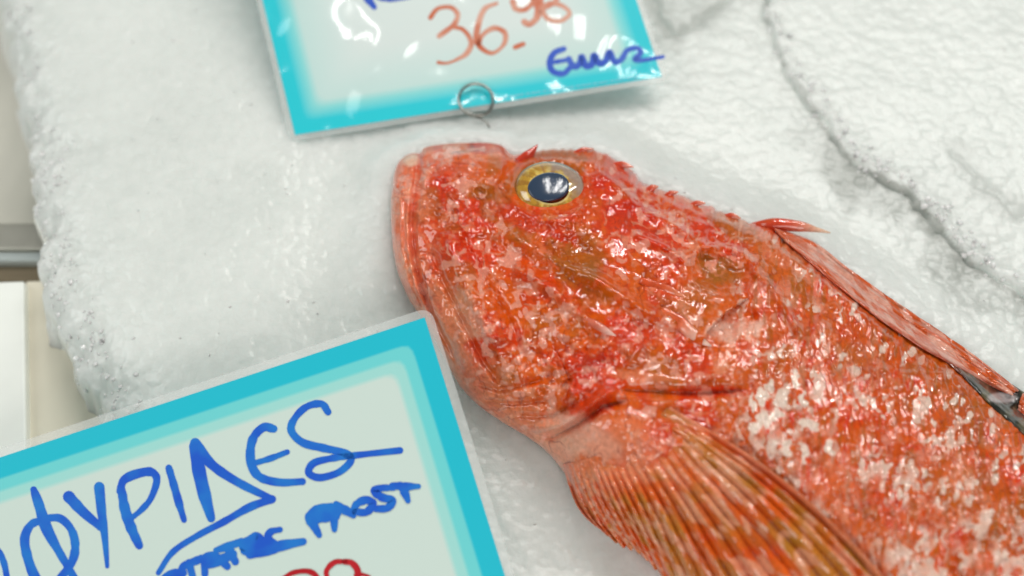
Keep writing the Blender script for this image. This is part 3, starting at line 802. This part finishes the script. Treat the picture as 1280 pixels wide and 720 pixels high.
def make_tag(label, quad_px, P0, n, margin, card_material, inks, group):
    n = np.asarray(n, float); n /= np.linalg.norm(n)
    q = on_plane(np.array(quad_px)[:, 0], np.array(quad_px)[:, 1], P0, n)           # TL TR BR BL
    root = thing('price_tag', label, 'price tag', (q[2] + q[3]) / 2, group); o = np.array((q[2] + q[3]) / 2)
    # printed card, a fine grid so that its inset from the edge can be measured
    s = np.linspace(0, 1, 90)[:, None, None]; t = np.linspace(0, 1, 70)[None, :, None]
    G = (q[0] * (1 - s) + q[1] * s) * (1 - t) + (q[3] * (1 - s) + q[2] * s) * t
    ins = np.full(G.shape[:2], 99.)
    ds = []
    for i in range(4):
        a, c = q[i], q[(i + 1) % 4]; e = (c - a) / np.linalg.norm(c - a)
        ds.append(np.linalg.norm(np.cross(G - a, e), axis=-1))
    ds = np.sort(np.array(ds), axis=0); k = .35                                     # inner bands have rounded corners
    hh = np.clip(.5 + .5 * (ds[1] - ds[0]) / k, 0, 1)
    sm = ds[1] * (1 - hh) + ds[0] * hh - k * hh * (1 - hh)
    ins = np.where(ds[0] < .2, ds[0], sm * sstep(.2, .6, ds[0]) + ds[0] * (1 - sstep(.2, .6, ds[0])))
    th = .03
    top = G.reshape(-1, 3) + n * th; F4 = grid_faces(90, 70)
    bot = round_poly(q, .02, 4)
    me_ = mesh('printed_card', top, F4, card_material, root, o, None, {'inset': ins}, smooth=False)
    sd = me_.modifiers.new('thickness', 'SOLIDIFY'); sd.thickness = .0003; sd.offset = 1 if np.cross(G[1, 0] - G[0, 0], G[0, 1] - G[0, 0]) @ n > 0 else -1
    # laminate margin: a ring of clear film round the card
    c = q.mean(0)
    ql = np.array([p + margin * ((p - q[i - 1]) / np.linalg.norm(p - q[i - 1]) + (p - q[(i + 1) % 4]) / np.linalg.norm(p - q[(i + 1) % 4])) for i, p in enumerate(q)])
    outer = round_poly(ql, .45, 8); inner = round_poly(q, .01, 8); m_ = len(outer)
    V = np.vstack([outer + n * .028, inner + n * .028, outer, inner]); Fc = []
    for i in range(m_):
        j = (i + 1) % m_
        Fc += [[i, j, m_ + j, m_ + i], [2 * m_ + i, 3 * m_ + i, 3 * m_ + j, 2 * m_ + j], [i, 2 * m_ + i, 2 * m_ + j, j]]
    mesh('laminate_margin', V, Fc, M_lam, root, o, smooth=False)
    off = th + .004
    for name, mat, strokes in inks:
        pr = []
        for path, w in strokes:
            pr.append(stroke(path, w, (np.asarray(P0, float), n), off)); off += .0006
        V, Fc = join(pr); mesh(name, V, Fc, mat, root, o, smooth=False)
    return root, q, n


def ink(name, a, bcol):
    m = plain_mat(name, a, .35, coat=.8); nt = m.node_tree; b = nt.nodes['Principled BSDF']
    tc = N(nt, 'ShaderNodeTexCoord'); no = N(nt, 'ShaderNodeTexNoise', Scale=110.0, Detail=2.0); nt.links.new(tc.outputs['Object'], no.inputs['Vector'])
    rp = N(nt, 'ShaderNodeValToRGB'); rp.color_ramp.elements[0].position = .38; rp.color_ramp.elements[1].position = .64
    rp.color_ramp.elements[0].color = (*lin(*a), 1); rp.color_ramp.elements[1].color = (*lin(*bcol), 1)
    nt.links.new(no.outputs['Fac'], rp.inputs[0]); nt.links.new(rp.outputs[0], b.inputs['Base Color'])
    return m


INK_B = ink('blue_marker', (26, 92, 212), (32, 126, 218)); INK_R = ink('red_marker', (186, 14, 30), (200, 30, 40))
INK_R2 = ink('rust_marker_in_glare', (204, 104, 66), (224, 168, 146)); INK_B2 = ink('blue_pen', (44, 88, 200), (64, 104, 205)); INK_W = plain_mat('pale_print', (120, 208, 222), .4)  # rust numbers paled in the ink colour for glare washing over them
CY, CY2, CY3, PAP = (0, 196, 218), (112, 220, 222), (166, 228, 222), (214, 231, 223)
e = .012
CARD_F = card_mat('printed_card_front', [(0, CY), (.205 - e, CY), (.205 + e, CY2), (.325 - e * 1.5, CY2), (.325 + e * 1.5, CY3), (.435 - e * 2, CY3), (.435 + e * 2, PAP), (1, PAP)], ((40, .1, .2, 2.0),))
CARD_B = card_mat('printed_card_back', [(0, (10, 206, 220)), (.15, (16, 206, 220)), (.21, (92, 214, 222)), (.30, (140, 222, 222)), (.40, (200, 228, 224)), (1, (222, 233, 230))], ((30, 1.0, 1.7, 1.0),))

blue = [
 ([(-14, 676), (-2, 690), (5, 704), (10, 730)], [8, 8, 6]),
 ([(42, 612), (49, 632), (58, 660), (74, 690), (96, 728)], [8, 12, 13, 9, 9]),
 ([(58, 650), (40, 655), (31, 672), (34, 695), (44, 722), (60, 742)], [9, 9, 11, 12, 12]),
 ([(56, 648), (75, 648), (89, 662), (94, 682), (90, 702), (76, 722), (60, 740)], [9, 9, 10, 8]),
 ([(86, 621), (104, 640), (126, 659)], [13, 12, 9]),
 ([(124, 609), (127, 640), (131, 672), (134, 708)], [12, 11, 8, 5]),
 ([(152, 612), (156, 636), (164, 660), (174, 682)], [9, 12, 12, 9]),
 ([(150, 614), (155, 600), (172, 592), (189, 590), (196, 600), (189, 622), (178, 636), (164, 648)], [8, 10, 10, 8, 7, 6]),
 ([(211, 585), (216, 602), (224, 630), (230, 650)], [8, 9, 9, 6]),
 ([(243, 558), (249, 590), (256, 620), (264, 648)], [12, 16, 14, 9]),
 ([(244, 554), (264, 580), (296, 602), (338, 623)], [12, 11, 10, 8]),
 ([(340, 624), (312, 634), (280, 652), (246, 670), (216, 690), (198, 716)], [9, 9, 8, 7, 7, 6]),
 ([(342, 536), (330, 534), (318, 545), (313, 562), (315, 583), (326, 597), (350, 603), (378, 602)], [9, 9, 10, 10, 9, 8]),
 ([(318, 579), (338, 573), (359, 565)], [6, 7, 6]),
 ([(410, 515), (402, 505), (384, 508), (369, 522), (364, 538), (378, 553), (404, 560), (430, 566), (439, 575), (424, 590), (400, 597), (386, 591), (392, 579), (414, 573), (445, 569), (500, 563)], [8, 8, 9, 8, 8, 7]),
 ([(198, 728), (212, 718), (228, 716)], [6, 9, 10]), ([(226, 720), (228, 709), (238, 704), (252, 698)], [7, 9, 9]), ([(236, 704), (239, 714), (243, 730)], [9, 8, 7]),
 ([(256, 718), (257, 698), (270, 696), (284, 708)], [8, 10, 10, 8]), ([(262, 704), (276, 700), (292, 692)], [12, 12, 8]), ([(270, 688), (285, 683), (302, 677)], [7, 9, 8]),
 ([(285, 684), (290, 694), (294, 702)], [10, 11, 8]), ([(304, 684), (312, 676), (322, 672), (324, 682), (314, 690), (306, 688)], [9, 12, 12, 10]), ([(312, 694), (334, 688), (352, 682), (379, 677)], [8, 13, 12, 8]),
 ([(350, 662), (338, 665), (335, 674), (342, 680)], [6, 8, 10, 10]), ([(308, 680), (322, 684), (338, 680)], [14, 16, 12]),
 ([(399, 669), (392, 656), (388, 646), (398, 637), (414, 634)], [7, 11, 12, 11, 10]), ([(418, 662), (418, 648), (422, 636)], [6, 10, 12]), ([(392, 646), (408, 644), (420, 640)], [14, 15, 12]),
 ([(420, 630), (432, 638), (442, 645)], [7, 10, 6]), ([(440, 642), (446, 630), (458, 625), (466, 630), (458, 640), (444, 640)], [7, 9, 9, 8]),
 ([(492, 610), (478, 610), (468, 613), (476, 621), (490, 626), (484, 635), (470, 636)], [6, 8, 9, 9, 9, 7]), ([(490, 607), (506, 608), (523, 608)], [7, 9, 6]), ([(500, 606), (506, 616), (510, 626)], [7, 10, 6]),
]
red = [([(352, 724), (366, 716), (384, 714), (395, 720), (399, 734)], [4, 5, 6, 6, 5]), ([(432, 702), (418, 703), (408, 714), (412, 726), (428, 735), (444, 730), (447, 714), (440, 704), (430, 702)], [5, 6, 5, 6, 7, 7, 6]),
       ([(444, 719), (452, 718), (462, 721)], [4, 4, 3])]
# the rest of the price lies below the frame
red += [([(300, 742), (318, 732), (330, 744), (318, 756), (334, 768), (318, 784), (300, 778)], [6]), ([(340, 780), (346, 778)], [6]), ([(398, 734), (380, 746), (364, 738), (352, 724)], [5]), ([(430, 736), (412, 750), (424, 766), (444, 758), (436, 740)], [6])]
fr_n = np.array((-.07, -.30, .95)); fr_n /= np.linalg.norm(fr_n)
P_fr = CP + rays(530, 397) * 29.6
front, qf, nf = make_tag('laminated price tag in front of the fish, bold blue handwriting inside cyan border', [(-118, 611), (531, 397), (688, 902), (36, 1120)], P_fr, fr_n, .26, CARD_F,
                         [('handwriting', INK_B, blue), ('price_text', INK_R, red)], 'laminated price tags')
rust = [
 ([(538, 22), (547, 11), (563, 9), (572, 18), (567, 31), (549, 45)], [5, 5, 5, 6, 6, 6]), ([(566, 33), (580, 38), (589, 53), (583, 67), (570, 75)], [5, 5, 6, 6, 4]), ([(568, 76), (558, 79), (548, 78)], [3, 3, 4]),
 ([(621, 4), (606, 11), (598, 30), (596, 50), (604, 62), (617, 66), (630, 55), (631, 41), (618, 35), (604, 43), (598, 55)], [4, 6, 7, 7, 5, 4, 6, 6, 5, 5]), ([(644, 59), (654, 55)], [6, 5]),
 ([(641, 2), (645, 11), (656, 12), (666, 4)], [7, 6, 6]), ([(666, -6), (672, 8), (671, 22), (662, 30), (655, 27)], [8, 8, 7, 7]),
 ([(676, 14), (688, 4), (704, 8), (712, 17), (701, 26), (686, 24), (677, 14)], [6, 5, 5, 6]), ([(679, 12), (676, -2), (684, -12), (697, -8), (694, 2), (684, 8)], [6])]
pen = [
 ([(705, 61), (693, 66), (687, 78), (691, 89), (704, 92), (713, 84)], [6, 7, 7, 7, 6]), ([(690, 78), (702, 76), (712, 74)], [5, 5]),
 ([(711, 74), (717, 83), (724, 80), (727, 71), (732, 82), (740, 80), (743, 69), (749, 79), (757, 76), (762, 65), (768, 77), (777, 74), (784, 63), (796, 60), (801, 66), (793, 74), (804, 75), (829, 71)], [7, 7, 8, 7, 7, 6, 6, 4]),
 ([(454, -10), (461, 0), (468, 9)], [10, 9, 6]), ([(474, -4), (490, -2), (514, -6)], [8, 7, 7]), ([(440, -26), (520, -40)], [8])]
prn = [([(630 + 7 * k, 121.5 - 1.06 * k), (630 + 7 * k + (3.0 + 2 * ((k * 7) % 3) / 2), 121.0 - 1.06 * k)], [1.8]) for k in range(24)]
tp_n = np.array((0, -.30, .95)); tp_n /= np.linalg.norm(tp_n)
P_tp = CP + rays(369, 169) * 36.3
back, qb, nb = make_tag('laminated price tag behind the fish snout, rust coloured numbers and crinkled shiny film', [(270, -240), (706, -268), (827, 96), (369, 169)], P_tp, tp_n, .22, CARD_B,
                        [('price_text', INK_R2, rust), ('handwriting', INK_B2, pen[:3]), ('handwriting', INK_B2, pen[3:]), ('small_print', INK_W, prn)], 'laminated price tags')

# wire clips that carry the tags
M_wire = plain_mat('steel_wire', (150, 148, 142), .3, 1.0)


def clip(label, cu, cv, r_px, P0, n, tail_px, lift):
    c = on_plane(cu, cv, P0 + n * lift, n); k = np.linalg.norm(c - CP) * 36 / LENS / 1280
    ax = CR; ay = np.cross(n, ax); ay /= np.linalg.norm(ay); ax = np.cross(ay, n)
    a = np.linspace(-.5 * np.pi, 1.62 * np.pi, 70)
    ring = c + r_px * k * (ax * np.cos(a)[:, None] + ay * np.sin(a)[:, None]) + n * np.linspace(.0, .16, 70)[:, None]
    t = np.array([on_z(u, v, z) for u, v, z in tail_px])
    root = thing('wire_clip', label, 'wire clip', t[-1]); o = t[-1]
    V, Fc = tube(ring,  .052, 10, True, 1, n + .01); mesh('wire_ring', V, Fc, M_wire, root, o)
    tl = catmull(np.vstack([ring[0], t]), 10); V, Fc = tube(tl, .034, 10, True, 1, CR); mesh('wire_stem', V, Fc, M_wire, root, o)


clip('thin steel wire ring looped over the lower edge of the far price tag', 595, 126, 21, P_tp, tp_n, [(607, 152, 1.25), (614, 166, 1.0), (620, 190, .2)], .12)

# ------------------------------------------------------------------ what shows past the ice on the left
M_white = plain_mat('white_plastic', (240, 242, 236), .4, bumps=((50, .05, .1, 3.0),), vary=.04, scale=40)
M_cream = plain_mat('cream_plastic', (228, 221, 202), .45, bumps=((60, .05, .1, 3.0),), vary=.05, scale=30)
M_steel = plain_mat('brushed_steel', (206, 202, 190), .32, .85, bumps=((300, .08, .02, 3.0),), vary=.1, scale=60)
M_wall = plain_mat('pale_counter', (226, 222, 210), .5, vary=.05, scale=20)
V, Fc = rbox((-10, 10, -7), (90, 110, 1.0), .1)
o = mesh('counter', V, Fc, M_wall, None, (0, 0, 0), smooth=False); o['kind'] = 'structure'


def bar_px(u0, v0, u1, v1, z, half, thick, x0=-45, x1=-8):
    """a long box running left to right whose top face passes between two photo rows"""
    a = on_z(u0, v0, z); c = on_z(u1, v1, z)
    return rbox(((x0 + x1) / 2, (a[1] + c[1]) / 2, z - thick / 2), (x1 - x0, abs(a[1] - c[1]), thick), min(.12, thick * .3, abs(a[1] - c[1]) * .3))


rail = thing('metal_rail', 'dull steel rail with a groove running under the left edge of the ice', 'rail', on_z(10, 310, -3.4))
ro = np.array(on_z(10, 310, -3.4))
V, Fc = bar_px(0, 278, 0, 313, -2.4, 0, 1.0); mesh('rail_body', V, Fc, M_steel, rail, ro, smooth=False)
V, Fc = bar_px(0, 314, 0, 326, -2.2, 0, 1.0); mesh('rail_lip', V, Fc, plain_mat('steel_highlight', (196, 204, 202), .3, .5), rail, ro, smooth=False)  # the rail's highlight line, put in as a strip of brighter steel
V, Fc = bar_px(0, 327, 0, 352, -2.6, 0, .9); mesh('rail_groove', V, Fc, plain_mat('dark_steel', (134, 120, 98), .4, .6), rail, ro, smooth=False)


def slab(px, z, th):
    import bmesh
    t = np.array([on_z(u, v, z) for u, v in px]); n = len(t)
    bm = bmesh.new(); vs = [bm.verts.new(p) for p in t] + [bm.verts.new(p - np.array((0, 0, th))) for p in t]
    bm.faces.new(vs[:n]); bm.faces.new(vs[n:][::-1])
    for k in range(n): bm.faces.new((vs[k], vs[n + k], vs[n + (k + 1) % n], vs[(k + 1) % n]))
    bmesh.ops.recalc_face_normals(bm, faces=bm.faces[:]); bmesh.ops.bevel(bm, geom=bm.edges[:], offset=.08, segments=3, profile=.5, affect='EDGES')
    bm.verts.index_update(); V = np.array([w.co for w in bm.verts]); Fc = [[w.index for w in f.verts] for f in bm.faces]; bm.free()
    return V, Fc


V, Fc = slab([(-400, 366), (30, 351), (34, 640), (30, 900), (-400, 900)], -1.8, 2.0)
o = mesh('cutting_board', V, Fc, M_white, None, tuple(on_z(0, 450, -3.8)), smooth=False); o['label'] = 'smooth white board beside the ice bed, below the steel rail'; o['category'] = 'board'
V, Fc = slab([(31.5, 351), (250, 344), (330, 900), (31.5, 900), (35.5, 640)], -2.15, 2.0)
o = mesh('ice_tray', V, Fc, M_cream, None, tuple(on_z(60, 450, -4.2)), smooth=False); o['label'] = 'cream plastic tray rim between the white board and the ice'; o['category'] = 'tray'

# ------------------------------------------------------------------ light
w = bpy.data.worlds.new('World'); bpy.context.scene.world = w; w.use_nodes = True
bg = w.node_tree.nodes['Background']; bg.inputs['Color'].default_value = (.92, 1.0, .96, 1); bg.inputs['Strength'].default_value = .12


def lamp(name, loc, target, sx, sy, power, col=(1, .98, .94), roll=0):
    l = bpy.data.lights.new(name, 'AREA'); l.shape = 'RECTANGLE'; l.size = sx * S; l.size_y = sy * S; l.energy = power; l.color = col
    o = bpy.data.objects.new(name, l); C.objects.link(o); o.location = np.array(loc) * S
    from mathutils import Vector, Quaternion
    d = Vector((np.array(target, float) - np.array(loc, float)).tolist()); q_ = d.to_track_quat('-Z', 'Y')
    o.rotation_euler = (q_ @ Quaternion((0, 0, 1), math.radians(roll))).to_euler()
    return o


for k, x in enumerate((0, 30, 60, 92)):
    lamp('tube_lamp', (x, 88, 128), (0, 0, 0), 2.6, 75, 4.3)
lamp('fill_lamp', (15, -135, 95), (0, 0, 0), 110, 70, 11.5, (1, .985, .95))  # added fill from the front, not a visible fixture
lamp('fill_lamp', (-125, 20, 95), (0, 0, 0), 80, 70, 6, (.96, 1, .98))  # added fill from the left, replacing part of the ambient light

# ------------------------------------------------------------------ camera
cam = bpy.data.cameras.new('camera'); cam.lens = LENS; cam.sensor_width = 36; cam.clip_start = .005; cam.clip_end = 50
co = bpy.data.objects.new('camera', cam); C.objects.link(co); co.location = CP * S; co.rotation_euler = (math.radians(90) - PITCH, 0, 0)
cam.dof.use_dof = True; cam.dof.focus_distance = .309; cam.dof.aperture_fstop = 4.4
sc = bpy.context.scene; sc.camera = co
sc.view_settings.view_transform = 'Standard'; sc.view_settings.look = 'None'; sc.view_settings.exposure = .08; sc.view_settings.gamma = 1
